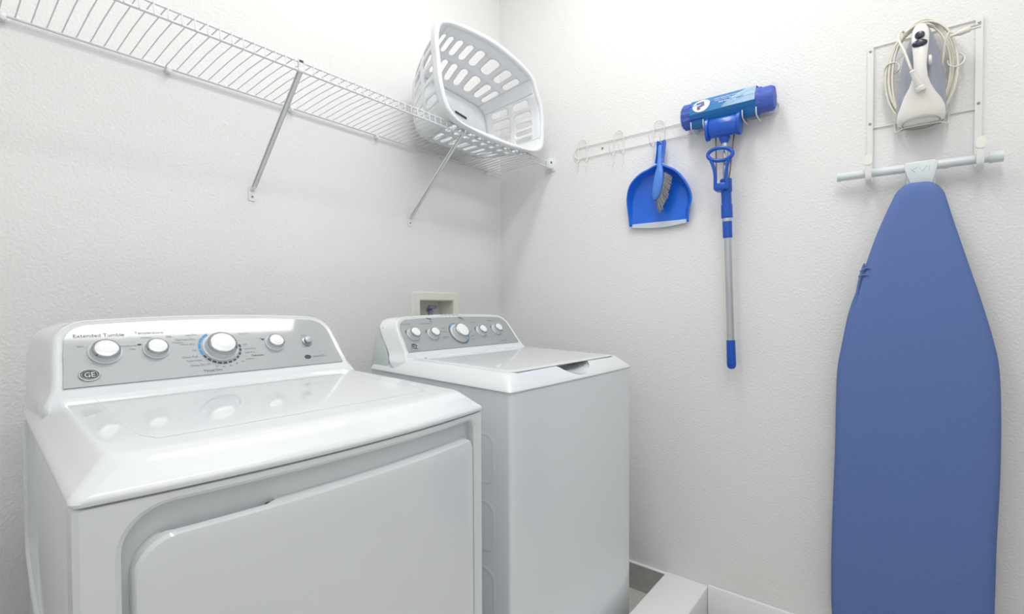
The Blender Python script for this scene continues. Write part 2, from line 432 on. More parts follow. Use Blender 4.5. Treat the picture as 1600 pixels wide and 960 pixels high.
loft(bm, R_ + [front_ring(.022, *shrink(hole['x0'], hole['x1'], hole['z0'], hole['z1'], k), [r*k for r in rH]) for k in (.8, .5, .2)], True, False, True)
obj('front_panel', bm, 'enamel', D['t'], 30)
dx0, dx1, dz0, dz1 = .0525, .6515, .215, .879
rD = [.03, .03, .020, .046]
bm = NB()
R_ = [front_ring(.0225, dx0, dx1, dz0, dz1, rD), front_ring(.012, dx0, dx1, dz0, dz1, rD), front_ring(.005, dx0+.001, dx1-.001, dz0+.001, dz1-.0015, rD),
      front_ring(.001, dx0+.004, dx1-.004, dz0+.004, dz1-.005, rD), front_ring(0.0, dx0+.009, dx1-.009, dz0+.009, dz1-.011, rD)]
R_ += [front_ring(0.0, *shrink(dx0+.009, dx1-.009, dz0+.009, dz1-.011, k), [r*k for r in rD]) for k in (.92, .75, .5, .25, .08)]
loft(bm, R_, True, True, True)
door = obj('door', bm, 'enamel', D['t'], 40)
# finger grip hollowed in the top edge of the door
cb = NB(); sec = []
for z in (.866, .90):
    sec.append([D['place'](x, y, z) for x, y in [(.083+.138*k/10, .0088 + (.006 if k in (0, 10) else 0)) for k in range(11)] + [(.221-.138*k/10, .05) for k in range(11)]])
loft(cb, sec); boolean_cut(door, [cb])
bm = NB(); lathe(bm, D['place'](.213, .017, .866), (0, 0, 1), [(.0045, -.001), (.0045, .010)], 12); obj('grip_hole_shade', bm, 'dark', door, 30, 'dark piece standing for the shaded hole in the finger grip')  # dark colour stands in for the shade of the hole in the grip
# pressed ridge on the left side of the cabinet
def side(y, z): return D['place'](0.0, y, z) + Vector((.0018, 0, 0))
bm = NB(); tube(bm, spline([side(.625, .94), side(.628, .80), side(.632, .70), side(.60, .665), side(.50, .635), side(.40, .615), side(.34, .60), side(.33, .5), side(.33, .15)], 6), .006, 8)
tube(bm, spline([side(.645, .66), side(.60, .62), side(.47, .59), side(.42, .57), side(.41, .3)], 6), .003, 8)
obj('side_ridge', bm, 'enamel_side', D['cabinet'], 60)
# faint raised step framing the flat of the top
bm = NB()
tp = [D['place'](x, y, .9760 + .046*y + .0001) for x, y in [(.085, .43), (.083, .18), (.095, .098), (.15, .088), (.536, .088), (.591, .098), (.603, .18), (.601, .43)]]
tube(bm, spline(tp, 6), .0007, 6); obj('top_crease', bm, 'enamel', D['cover'], 60)
# knobs and printing
knob(D, 'knob', *dp(-1.6217, 1.0728), .0240, .017, -140, 'knob under the tumble lettering')
knob(D, 'knob', *dp(-1.5371, 1.0731), .0212, .016, 200, 'temperature knob')
knob(D, 'timer_dial', *dp(-1.4145, 1.0690), .0325, .023, -30, 'large dial inside a ring of blue and black dashes', 1.0)
knob(D, 'knob', *dp(-1.2894, 1.0717), .0207, .016, -20, 'right-hand knob beside the button')
bx, bs = dp(-1.2062, 1.0701); bm = NB(); lathe(bm, onp(bx, bs, .0018), NRM, [(.0125, 0), (.0125, .004), (.0098, .0045), (.0096, .011), (.0085, .0125), (.0004, .0128)], 28)
obj('start_button', bm, 'ring', D['t'], 30, 'small grey push button')
badge(D, *dp(-1.6511, 1.0330), .0165)
tx, ts = dp(-1.4145, 1.0690)
bm = NB(); arc_dashes(bm, onp, tx, ts, .0395, 118, 205, 4, .0055, .88); obj('blue_dashes', bm, 'ink_blue', D['panel'], 0, 'blue arc of dashes left of the dial')
bm = NB(); arc_dashes(bm, onp, tx, ts, .0395, 205, 372, 11, .005, .72); obj('black_dashes', bm, 'ink', D['panel'], 0, 'black dashes under the dial')
k1x, k1s = dp(-1.6217, 1.0728); k2x, k2s = dp(-1.5371, 1.0731); k4x, k4s = dp(-1.2894, 1.0717)
bm = NB()
text_into(bm, [('Extended Tumble', .0112, k1x-.004, k1s+.041, 'CENTER')], onp, .0022)
obj('printed_words', bm, 'ink', D['panel'], 0, 'dark lettering over the first knob')
bm = NB()
text_into(bm, [('Timed Dry', .0085, tx-.028, ts-.0585, 'CENTER')], onp, .0022)
obj('printed_words', bm, 'ink', D['panel'], 0, 'dark lettering below the dial')
bm = NB(); text_into(bm, [('Delicates', .0075, tx+.075, ts-.028, 'CENTER')], onp, .0022); obj('printed_words', bm, 'ink', D['panel'], 0, 'dark lettering right of the dial')
for grp in (
    [('Easy Care', .006, tx+.047, ts+.036, 'LEFT')],
    [('ON', .006, k1x-.036, k1s+.016, 'CENTER')],
    [('Temperature', .0095, k2x-.006, k2s+.043, 'CENTER'), ('Medium', .006, k2x-.012, k2s+.031, 'CENTER'), ('High', .006, k2x+.028, k2s+.031, 'CENTER'), ('Anti-Bacterial', .005, k2x-.046, k2s+.012, 'CENTER'), ('Low', .006, k2x-.040, k2s+.004, 'CENTER'), ('Cottons', .006, k2x+.042, k2s+.014, 'CENTER')],
    [('Less Dry', .0065, tx-.040, ts+.038, 'RIGHT'), ('Optimum Dry', .0065, tx-.047, ts+.026, 'RIGHT'), ('More Dry', .0065, tx-.050, ts+.013, 'RIGHT'), ('Off', .006, tx-.050, ts-.004, 'RIGHT'), ('Quick Fluff', .0068, tx-.050, ts-.020, 'RIGHT'), ('Dewrinkle', .0068, tx-.044, ts-.030, 'RIGHT'), ('Damp Dry 60', .0068, tx-.030, ts-.042, 'RIGHT')],
    [('50', .006, tx-.018, ts-.049, 'CENTER'), ('40', .006, tx-.004, ts-.051, 'CENTER'), ('30', .006, tx+.010, ts-.050, 'CENTER'), ('20', .006, tx+.024, ts-.046, 'CENTER'), ('10', .006, tx+.037, ts-.042, 'CENTER')],
    [('Off', .006, tx+.050, ts+.004, 'LEFT'), ('More Dry', .0065, tx+.050, ts-.008, 'LEFT'), ('Less Dry', .0065, tx+.048, ts-.018, 'LEFT'), ('Cottons', .006, tx+.046, ts-.036, 'LEFT')],
    [('Off', .006, k4x-.032, k4s+.016, 'CENTER')],
    [('Start', .0075, bx-.002, bs+.021, 'CENTER')],
    [('SensorDry', .0085, bx+.002, bs-.046, 'LEFT')]):
    bm = NB(); text_into(bm, grp, onp, .0022); obj('small_print', bm, 'ink_soft', D['panel'], 0)
for kx, ks, ra, rb in ((bx-.012, bs-.046, .009, .006), (k2x-.027, k2s+.014, .0038, .0022), (k4x-.026, k4s+.013, .0038, .0022)):
    bm = NB(); ellipse_slab(bm, onp, kx, ks, ra, rb, .0015, .0024, 20); obj('print_mark', bm, 'ink', D['panel'], 0, 'small dark oval mark')

# ---- washer
WX, WY = -0.921, -0.8094
Wm = machine('washing_machine', 'white top-loading washing machine with grey five-knob panel, in the corner', 'washing machine', WX, WY, 0.9427,
             [(-.002, -.002, .9427, .012, .027), (-.0035, -.0035, .946, .014, .027), (-.002, -.002, .950, .016, .027), (.010, .013, .963, .018, .027), (.024, .033, .979, .020, .027), (.031, .042, .9845, .022, .027), (.042, .055, .9868, .024, .027), (.05, .065, .9872, .026, .027)],
             0.006, 0.004, 0.144, .459, 1.018, -.008, 'panel_grey', 0.592, 0.007)
onw = Wm['onp']
def wp(X, z): return X-(WX+W/2-.008), (z-1.018)/.805
# hand hold hollowed into the front edge of the top, and the lid
bmh = NB()
prof = [(-.02, .046, .955), (.008, .055, .956), (.026, .076, .9605), (.042, .094, .9655), (.062, .097, .967), (.10, .097, .970)]
low = []
secs = [[Wm['place'](.352+hw*math.cos(2*PI*k/28), y, zc+.014+.016*math.sin(2*PI*k/28)*(1 if k > 14 else 2.2)) for k in range(28)] for y, hw, zc in prof]
loft(bmh, secs); boolean_cut(Wm['cover'], [bmh])
bm = NB()
lidpts = rrect(.048, W-.048, .040, .415, [.03, .03, .015, .015], 6)
def lidz(x, y, dz): return Wm['place'](x, y, .9872 + .027*y + dz)
loft(bm, [[lidz(x, y, dz) for x, y in rrect(.052+e, W-.052-e, .038+e, .415-e, [.03, .03, .015, .015], 6)] for e, dz in ((0, -.002), (0, .0004), (.002, .0016), (.008, .0024), (.03, .0027))])
obj('lid', bm, 'enamel', Wm['t'], 40)
for hx in (.07, W-.07):
    p = lidz(hx, .40, .003); bm = NB(); lathe(bm, p, (0, 0, 1), [(.004, 0), (.004, .002), (.0025, .003)], 12); obj('lid_bumper', bm, 'rear', Wm['t'])
# pressed shapes on the left side
for z0, z1 in ((.694, .832), (.515, .653), (.30, .475), (.10, .27)):
    bm = NB(); base = rrect(.054, .40, z0, z1, .030, 8)
    def sp(y, z, o_): return Wm['place'](0.0, y, z) + Vector((.0024-o_, 0, 0))
    loft(bm, [[sp(y, z, o_) for y, z in rrect(.054+e, .40-e, z0+e, z1-e, .030, 8)] for e, o_ in ((0, -.003), (.0, .0006), (.004, .0013), (.007, .0013), (.011, .0004))])
    obj('pressed_panel', bm, 'enamel_side', Wm['cabinet'], 20)
knob(Wm, 'knob', *wp(-.8198, 1.0693), .0205, .021, -30, 'first small knob from the left')
knob(Wm, 'knob', *wp(-.7343, 1.0675), .0198, .020, -40, 'second small knob from the left')
knob(Wm, 'cycle_dial', *wp(-.6100, 1.0655), .033, .026, -60, 'large middle dial')
knob(Wm, 'knob', *wp(-.4922, 1.0680), .0198, .020, -60, 'first small knob right of the dial')
knob(Wm, 'knob', *wp(-.3993, 1.0710), .0200, .021, -70, 'last small knob on the right')
badge(Wm, *wp(-.8400, 1.0315), .0165)
wx, ws = wp(-.6100, 1.0655)
bm = NB(); arc_dashes(bm, onw, wx, ws, .042, 130, 300, 1, .0035, 1); obj('black_ring', bm, 'ink', Wm['panel'], 0, 'black arc round the dial')
bm = NB(); arc_dashes(bm, onw, wx, ws, .042, 85, 130, 1, .0035, 1); obj('blue_ring', bm, 'ink_blue', Wm['panel'], 0, 'blue arc above the dial')
bm = NB(); arc_dashes(bm, onw, wx, ws, .042, 300, 350, 1, .0035, 1); obj('blue_ring', bm, 'ink_blue', Wm['panel'], 0, 'blue arc below the dial')
bm = NB(); ks = [wp(-.8198, 1.0693), wp(-.7343, 1.0675), wp(-.4922, 1.0680), wp(-.3993, 1.0710)]
for grp in (
    [('Load Size', .0095, ks[0][0]-.012, ks[0][1]+.043, 'CENTER')],
    [('Temperature', .0095, ks[1][0]-.008, ks[1][1]+.045, 'CENTER')],
    [('Rinse', .0095, ks[2][0]-.016, ks[2][1]+.043, 'CENTER')],
    [('Softener', .0095, ks[3][0]-.010, ks[3][1]+.044, 'CENTER')],
    [('Hot', .007, ks[1][0]-.034, ks[1][1]+.010, 'CENTER')],
    [('Cold', .007, ks[1][0]+.036, ks[1][1]-.02, 'LEFT')],
    [('Cottons', .0075, wx-.052, ws+.026, 'RIGHT'), ('Easy Care', .0075, wx-.056, ws+.010, 'RIGHT'), ('Delicates', .0075, wx-.056, ws-.012, 'RIGHT')],
    [('Bulky', .0075, wx+.054, ws+.004, 'LEFT'), ('Speed', .0075, wx+.054, ws-.014, 'LEFT'), ('Soak', .0075, wx+.050, ws-.030, 'LEFT')],
    [('Start', .0085, wx-.105, ws+.056, 'CENTER')],
    [('Lid Lock', .0085, wx+.052, ws+.058, 'CENTER')],
    [('Fill  Soak  Wash  Rinse  Spin', .0075, wx, ws+.083, 'CENTER')],
    [('Deep Rinse', .0085, ks[3][0]+.012, ks[3][1]-.052, 'CENTER')]):
    bm = NB(); text_into(bm, grp, onw, .0022); obj('printed_words', bm, 'ink_soft', Wm['panel'], 0)
for kx, s_ in ks:
    bm = NB(); arc_dashes(bm, onw, kx, s_, .0265, 135, 165, 1, .003, 1); obj('print_mark', bm, 'ink', Wm['panel'], 0, 'dark tick beside the knob')
for u in (-.118, .038):
    bm = NB(); tube(bm, [onw(wx+u, ws+.070, .002), onw(wx+u+.018, ws+.064, .002)], .0016, 6); obj('print_mark', bm, 'ink', Wm['panel'], 0, 'short dark slanted mark')
for k in range(4):
    bm = NB(); ellipse_slab(bm, onw, wx-.034+.019*k, ws+.074, .007, .0024, .001, .003, 16); obj('indicator_light', bm, 'knob', Wm['t'], 0, 'small white indicator lamp')

# ------------------------------------------------------------------ laundry outlet box in the back wall
t = thing('outlet_box', 'cream recessed laundry outlet box in the wall behind the washing machine', 'outlet box', (-.437, 0, 1.10))
bm = NB()
A0 = rrect(-.568, -.300, .975, 1.2255, .006, 3); A1 = rrect(BX0, BX1, BZ0, BZ1, .002, 3)
ys = [(A0, .0), (A0, -.005), (rrect(-.565, -.303, .978, 1.2225, .006, 3), -.008), (rrect(BX0-.004, BX1+.004, BZ0-.004, BZ1+.004, .003, 3), -.008), (A1, -.004), (A1, .085)]
loft(bm, [[(x, y, z) for x, z in a] for a, y in ys], True, False, True); obj('box_frame', bm, 'cream', t, 30)
bm = NB(); lathe(bm, (-.425, .06, 1.150), (0, -1, 0), [(.012, 0), (.012, .012), (.006, .014), (.006, .03)], 16); tube(bm, [(-.425, .045, 1.15), (-.425, .045, 1.10)], .011, 12)
box(bm, -.447, -.403, .028, .040, 1.155, 1.172, .004); obj('valve', bm, 'valve', t, 30, 'violet grey water valve')
bm = NB(); lathe(bm, (-.508, .0845, 1.158), (0, -1, 0), [(.005, 0), (.004, .003)], 12); obj('screw', bm, 'dark', t)

# ------------------------------------------------------------------ wire shelf on the back wall
t = thing('wire_shelf', 'long white wire shelf with diagonal braces on the back wall', 'shelf', (-1.0, -0.01, 1.815))
SBZ, SFT, SFB, SFY = 1.8156, 1.8236, 1.7985, -0.305
XL_, XR_ = -2.05, -0.012
bm = NB(); tube(bm, [(XL_, -.012, SBZ), (XR_, -.012, SBZ)], .0034, 10); obj('back_rail', bm, 'wire', t)
bm = NB(); tube(bm, [(XL_, SFY, SFT), (XR_, SFY, SFT)], .0026, 10); obj('front_upper_rail', bm, 'wire', t)
bm = NB(); tube(bm, [(XL_, SFY-.002, SFB), (XR_, SFY-.002, SFB)], .0034, 10); obj('front_lower_rail', bm, 'wire', t)
bm = NB(); x = -1.6773 - .0261*14
while x < XR_-.004:
    tube(bm, [(x, -.008, SBZ+.0042), (x, -.03, SBZ+.0046), (x, -.15, SFT+.0030), (x, SFY+.012, SFT+.004), (x, SFY-.001, SFT+.0034), (x, SFY-.0045, SFT-.002), (x, SFY-.0055, SFB)], .0014, 6); x += .0261
obj('deck_wires', bm, 'wire', t, 60)
for cxp in (-1.7237, -1.41, -1.07, -.739, -.3932, -.1101):
    bm = NB(); box(bm, cxp-.006, cxp+.006, -.020, -.0, SBZ-.012, SBZ+.0035, .003); tube(bm, [(cxp, -.002, SBZ-.006), (cxp, -.0215, SBZ-.009)], .0042, 8); tube(bm, [(cxp-.004, -.012, SBZ+.004), (cxp-.004, -.012, SBZ+.012)], .0016, 6); obj('wall_clip', bm, 'brace', t)
for bxp in (-1.1913, -.574):
    bm = NB()
    p0 = Vector((bxp, SFY-.003, SFB+.006)); p1 = Vector((bxp, -.014, 1.535))
    d = (p1-p0).normalized(); n_ = Vector((0, d.z, -d.y)); sx = Vector((1, 0, 0))
    if n_.y > 0: n_ = -n_
    w2, h2 = .0065, .0075
    for a, b in (((-w2, 0), (w2, .0016)), ((-w2, 0), (-w2+.0016, h2)), ((w2-.0016, 0), (w2, h2))):
        loft(bm, [[p + sx*u + n_*(v-.004)*-1 for u, v in ((a[0], a[1]), (b[0], a[1]), (b[0], b[1]), (a[0], b[1]))] for p in (p0, p1)])
    br = obj('brace', bm, 'brace', t, 0)
    bm = NB(); loft(bm, [[(bxp+u, yy, 1.513+v) for u, v in rrect(-.0115, .0115, -.020, .026, .007, 4)] for yy in (-.0005, -.003)])
    tube(bm, [(bxp, -.003, 1.528), (bxp, -.016, 1.537)], .0065, 10); fp = obj('foot_plate', bm, 'brace', br)
    bm = NB(); lathe(bm, (bxp, -.003, 1.506), (0, -1, 0), [(.0035, 0), (.003, .0018), (.0004, .002)], 12); obj('screw', bm, 'metal', fp)
    bm = NB(); box(bm, bxp-.0085, bxp+.0085, SFY-.008, SFY+.008, SFB-.004, SFB+.008, .003); box(bm, bxp-.0075, bxp+.0075, SFY-.006, SFY+.004, SFB+.004, SFT+.008, .003); hk = obj('hook_end', bm, 'brace', br)
    bm = NB(); box(bm, bxp-.0055, bxp+.0055, SFY-.0066, SFY-.004, SFT-.003, SFT+.003); obj('slot', bm, 'dark', hk, 0, 'dark slot in the hook end')
bm = NB(); box(bm, -.034, -.0005, SFY-.018, SFY+.012, SFB-.008, SFT+.012, .004); box(bm, -.006, -.0005, SFY-.026, SFY+.02, SFB-.016, SFT+.020, .002)
eb = obj('end_bracket', bm, 'brace', t)
bm = NB(); lathe(bm, (-.024, SFY-.017, SFB+.018), (0, -1, 0), [(.006, 0), (.006, .0015), (.0005, .0016)], 14); obj('screw', bm, 'dark', eb, 30, 'dark disc standing for the shaded hole in the bracket')  # shade of the bracket's hole, put in as a dark disc

# ------------------------------------------------------------------ laundry basket lying on its side on the shelf
t = thing('laundry_basket', 'white slotted plastic laundry basket lying on its side on the shelf', 'laundry basket', (-.41, -.19, 1.826))
RIM = [(-0.666, 1.852), (-0.615, 1.825), (-0.508, 1.816), (-0.4, 1.817), (-0.295, 1.821), (-0.194, 1.83), (-0.137, 1.857), (-0.121, 1.898), (-0.121, 1.936), (-0.121, 1.975), (-0.13, 2.028), (-0.161, 2.08), (-0.194, 2.127), (-0.279, 2.154), (-0.424, 2.171), (-0.525, 2.167), (-0.61, 2.157), (-0.67, 2.145), (-0.711, 2.121), (-0.721, 2.065), (-0.713, 2.001), (-0.705, 1.938), (-0.688, 1.888)]
BASE = [(-.585, 1.850), (-.540, 1.834), (-.470, 1.832), (-.390, 1.832), (-.310, 1.832), (-.245, 1.834), (-.200, 1.845), (-.186, 1.872), (-.186, 1.91), (-.186, 1.95), (-.190, 1.99), (-.205, 2.035),
        (-.245, 2.06), (-.310, 2.068), (-.400, 2.074), (-.480, 2.078), (-.540, 2.080), (-.580, 2.076), (-.608, 2.055), (-.614, 2.01), (-.614, 1.96), (-.612, 1.92), (-.605, 1.88)]
YR, YB = -.332, -.075
NS = 6
rim = spline([(x, 0, z) for x, z in RIM], NS, True); bas = spline([(x, 0, z) for x, z in BASE], NS, True); NN = len(rim)
def bk(si, tt):
    i = int(math.floor(si)) % NN; j = (i+1) % NN; f = si-math.floor(si)
    r = rim[i].lerp(rim[j], f); b = bas[i].lerp(bas[j], f)
    q = r.lerp(b, tt); bow_ = .010*math.sin(PI*tt)
    c = Vector((-.405, 0, 1.96)); dd = Vector((q.x-c.x, 0, q.z-c.z)); dd.normalize()
    p = Vector((q.x, YR+(YB-YR)*tt, q.z)) + dd*bow_
    if p.z < 1.833: p.z += (1.833-p.z)*min(1.0, tt/.06)
    return p
bm = NB()
def cellgrid(s0, s1, t0, t1, ns, nt):
    V = [[bm.verts.new(bk(s0+(s1-s0)*i/ns, t0+(t1-t0)*k/nt)) for k in range(nt+1)] for i in range(ns+1)]
    for i in range(ns):
        for k in range(nt): bm.faces.new((V[i][k], V[i+1][k], V[i+1][k+1], V[i][k+1]))
def slotcell(s0, s1, t0, t1, ns, nt, ws_=.60, wt=.84):
    per = [(s0+(s1-s0)*i/ns, t0) for i in range(ns)] + [(s1, t0+(t1-t0)*k/nt) for k in range(nt)] + [(s1-(s1-s0)*i/ns, t1) for i in range(ns)] + [(s0, t1-(t1-t0)*k/nt) for k in range(nt)]
    cs, ct = (s0+s1)/2, (t0+t1)/2; hs, ht = (s1-s0)/2*ws_, (t1-t0)/2*wt
    ell = .35
    inn = []
    for s, q in per:
        u, v = (s-cs)/((s1-s0)/2), (q-ct)/((t1-t0)/2)
        # map the square to a stadium: full along t, rounded ends
        vv = v*ht; lim = ht*(1-ell)
        if abs(v) >= .999: 
            a = u; inn.append((cs+hs*math.sin(a*PI/2*.8), ct+math.copysign(lim+ht*ell*math.cos(a*PI/2*.8), v)))
        else:
            b = max(-lim, min(lim, vv)); inn.append((cs+math.copysign(hs, u), ct+b))
    o = [bm.verts.new(bk(*p)) for p in per]; ii = [bm.verts.new(bk(*p)) for p in inn]; n = len(o)
    for k in range(n): bm.faces.new((o[k], o[(k+1) % n], ii[(k+1) % n], ii[k]))
def wall_of(i0, i1, nslots):
    a, b = i0*NS, i1*NS
    rows = [(.0, .14), (.14, .50), (.54, .90), (.90, 1.0)]
    for k in range(nslots):
        s0, s1 = a+(b-a)*k/nslots, a+(b-a)*(k+1)/nslots
        cellgrid(s0, s1, 0, .14, 4, 2); slotcell(s0, s1, .14, .50, 4, 6); cellgrid(s0, s1, .50, .54, 4, 1); slotcell(s0, s1, .54, .90, 4, 6); cellgrid(s0, s1, .90, 1.0, 4, 2)
def plain(i0, i1): cellgrid(i0*NS, i1*NS, 0, 1, (i1-i0)*NS, 17)
wall_of(1, 5, 8); plain(5, 7); wall_of(7, 11, 5); plain(11, 12); wall_of(12, 17, 8); plain(17, 18); wall_of(18, 22, 5); plain(22, 24)
bmesh.ops.remove_doubles(bm, verts=bm.verts, dist=.0002)
ob = obj('basket_wall', bm, 'plastic_w', t, 40); md = ob.modifiers.new('thickness', 'SOLIDIFY'); md.thickness = .0022; md.offset = 0
bm = NB(); c0 = [bk(i, 1.0) for i in range(NN)]
loft(bm, [c0, [p + Vector((0, .004, 0)) for p in c0]]); obj('basket_base', bm, 'plastic_w', t, 30)
bm = NB()
secs = []
for i in range(NN):
    p = bk(i, 0); c = Vector((-.405, YR, 1.98)); d = Vector((p.x-c.x, 0, p.z-c.z)).normalized(); fwd = Vector((0, -1, 0))
    if p.z < 1.85: d = Vector((d.x, 0, d.z*.7))
    ring = []
    for u, v in ((-.002, 0), (-.002, .006), (.002, .010), (.012, .011), (.018, .008), (.019, .0), (.017, -.014), (.014, -.014), (.014, .0), (.011, .005), (.003, .004), (.001, -.004)):
        ring.append(p + d*u + fwd*(v+.0))
    secs.append(ring)
secs.append(secs[0]); bmr = NB(); loft(bmr, secs, True, False, False); bmesh.ops.remove_doubles(bmr, verts=bmr.verts, dist=1e-5)
obj('rim', bmr, 'plastic_w', t, 50)
bm = NB(); loft(bm, [[(x, y_, z) for x, z in ((-.388, 2.001), (-.318, 1.992), (-.320, 1.984), (-.386, 1.993))] for y_ in (YB-.004, YB-.0015)]); obj('label_strip', bm, 'navy', t, 0, 'thin dark label strip inside the base')

# ------------------------------------------------------------------ hook rack on the right wall
t = thing('hook_rack', 'white wire hook rail with double hooks on the right wall', 'hook rack', (0, -.84, 1.835))
bm = NB()
zt, zb_, y0, y1 = 1.859, 1.810, -.437, -1.240
path = [(y0-.022, zt)] + [(y0-.022+.0235*math.sin(a), (zt+zb_)/2+.0245*math.cos(a)) for a in [PI*k/10 for k in range(1, 10)]] + [(y0-.022, zb_), (y1+.022, zb_)] + [(y1+.022-.0235*math.sin(a), (zt+zb_)/2-.0245*math.cos(a)) for a in [PI*k/10 for k in range(1, 10)]] + [(y1+.022, zt)]
tube(bm, [WB(y, z, .005) for y, z in path], .0019, 8, closed=True); obj('rail', bm, 'wire2', t, 60)
for k in range(5):
    yc = -.479 - .1715*k; hw = .0215
    def tine(sg):
        y = yc+sg*hw
        if k > 2: return [(y, 1.872, .009), (y, 1.84, .009), (y, 1.806, .009), (y, 1.7985, .014), (y, 1.7955, .026), (y, 1.7955, .055), (y, 1.797, .074), (y, 1.804, .083), (y, 1.823, .086)]   # carrying the mop head
        return [(y, 1.872, .009), (y, 1.84, .009), (y, 1.806, .009), (y, 1.794, .014), (y, 1.788, .026), (y, 1.791, .040), (y, 1.803, .050), (y, 1.822, .054)]
    L = [WB(*p) for p in reversed(tine(1))]; R = [WB(*p) for p in tine(-1)]
    arch = [WB(yc+hw*math.cos(a), 1.872+.017*math.sin(a), .009) for a in [PI*j/10 for j in range(1, 10)]]
    bm = NB(); tube(bm, spline(L, 4) + arch + spline(R, 4), .0020, 8)
    obj('hook', bm, 'wire2', t, 60)
for y in (-.57, -1.11):
    bm = NB(); lathe(bm, WB(y, 1.835, .0), (-1, 0, 0), [(.0045, 0), (.004, .003), (.0005, .0035)], 14); obj('screw', bm, 'metal', t)

# ------------------------------------------------------------------ dustpan and brush
t = thing('dustpan', 'bright blue dustpan with pale rubber lip hanging from the hook rail', 'dustpan', (-.03, -.835, 1.48))
RIMD = [(-.708, 1.485), (-.706, 1.535), (-.7045, 1.578), (-.708, 1.606), (-.717, 1.632), (-.733, 1.655), (-.753, 1.672), (-.776, 1.684), (-.797, 1.6905), (-.818, 1.699), (-.838, 1.7015), (-.858, 1.695), (-.876, 1.686), (-.897, 1.673), (-.918, 1.652), (-.935, 1.627), (-.948, 1.600), (-.954, 1.573), (-.952, 1.550), (-.944, 1.530), (-.940, 1.508), (-.938, 1.480)]
rim = spline([(0, y, z) for y, z in RIMD], 4)
cy_, cz_ = -.828, 1.555
def inset(p, k, e):
    d = Vector((0, p.y-cy_, p.z-cz_)); return Vector((0, cy_ + d.y*k, cz_ + d.z*k if d.z > 0 else p.z))
bm = NB()
def lipf(z): return max(0.0, min(1.0, (z-1.484)/.16))    # walls sink to nothing at the open lip
secs = []
for k, o_ in ((1.035, .046), (1.03, .052), (1.0, .053), (.97, .040), (.93, .020), (.88, .012), (.80, .0105)):
    sec = []
    for p in rim:
        q = inset(p, k, 0); f = .25+.75*lipf(p.z); sec.append(WB(q.y, q.z, .0105 + (o_-.0105)*f))
    secs.append(sec)
rr = loft(bm, secs, False, False, False)
fl = rr[-1]; n = len(fl)
for k in range(n//2):
    a, b, c, d = fl[k], fl[k+1], fl[n-2-k], fl[n-1-k]
    if b is c or len({a, b, c, d}) < 4: continue
    bm.faces.new((a, b, c, d))
po = obj('pan', bm, 'blue', t, 50); md = po.modifiers.new('thickness', 'SOLIDIFY'); md.thickness = .0022; md.offset = 0
bm = NB()
lp = [(-.7065-.233*k/12, 1.4862-.004*k/12) for k in range(13)]
loft(bm, [[WB(y, z+dz + (-.010*math.sin(PI*(k/12)) if dz < 0 else 0), o_) for k, (y, z) in enumerate(lp)] + [] for dz, o_ in ((.008, .012), (.008, .0165), (-.004, .0175), (-.0055, .013), (.008, .012))], False, False, False)
obj('rubber_lip', bm, 'lip', t, 40, 'pale rubber lip')
bm = NB()
hp = [(-.8365, 1.715, .0165, .040), (-.8365, 1.735, .0150, .036), (-.838, 1.765, .0155, .031), (-.8395, 1.790, .0165, .030), (-.8397, 1.8005, .0150, .030)]
secs = []
for y, z, hw, o_ in hp:
    secs.append([WB(y+u, z, o_+v) for u, v in ((-hw, .006), (-hw+.004, .007), (-hw+.005, 0), (hw-.005, 0), (hw-.004, .007), (hw, .006), (hw, -.010), (hw-.003, -.011), (hw-.003, -.004), (-hw+.003, -.004), (-hw+.003, -.011), (-hw, -.010))])
loft(bm, secs); dh = obj('handle', bm, 'blue', t, 30)
bm = NB(); lathe(bm, WB(-.8397, 1.7895, .0302), (-1, 0, 0), [(.0048, 0), (.0048, .0006)], 16); obj('hang_hole', bm, 'dark', dh, 0, 'dark hanging hole')

t = thing('hand_brush', 'light blue hand brush with grey bristles clipped in the dustpan', 'brush', (-.05, -.835, 1.57))
bm = NB()
BR = [(1.779, -.8425, .0060, .044, .006), (1.776, -.842, .0082, .044, .007), (1.74, -.841, .0085, .046, .008), (1.70, -.8425, .0100, .052, .009), (1.68, -.8430, .0150, .056, .010), (1.66, -.842, .0190, .058, .0105), (1.635, -.8395, .0205, .059, .011), (1.61, -.8355, .0195, .059, .011), (1.59, -.832, .0170, .058, .010), (1.578, -.8295, .0130, .057, .009), (1.571, -.8280, .0060, .057, .006)]
secs = [[WB(y+hw*math.cos(2*PI*k/18), z-.15*hw*math.cos(2*PI*k/18), o_+th*math.sin(2*PI*k/18)) for k in range(18)] for z, y, hw, o_, th in BR]
loft(bm, secs); obj('brush_back', bm, 'blue_l', t, 50)
bm = NB()
for i in range(22):
    f = i/21
    for j in range(4):
        # tufts start on the edge of the head and fan out to the lower right
        z = 1.668 - f*.094; y = -.857 + .028*f**1.3 + .012*(j/3-.5); o_ = .056-.004*j
        L_ = .036 + .016*f
        ang = math.radians(-32 - 42*f)
        for q in range(3):
            aa = ang + random.uniform(-.09, .09); ll = L_*random.uniform(.9, 1.05)
            a = WB(y+random.uniform(-.002, .002), z+random.uniform(-.002, .002), o_)
            b = a + Vector((random.uniform(-.002, .004), -math.cos(aa)*ll, math.sin(aa)*ll))
            tube(bm, [a, b], [.0011, .0009], 4)
obj('bristles', bm, 'bristle', t, 0)

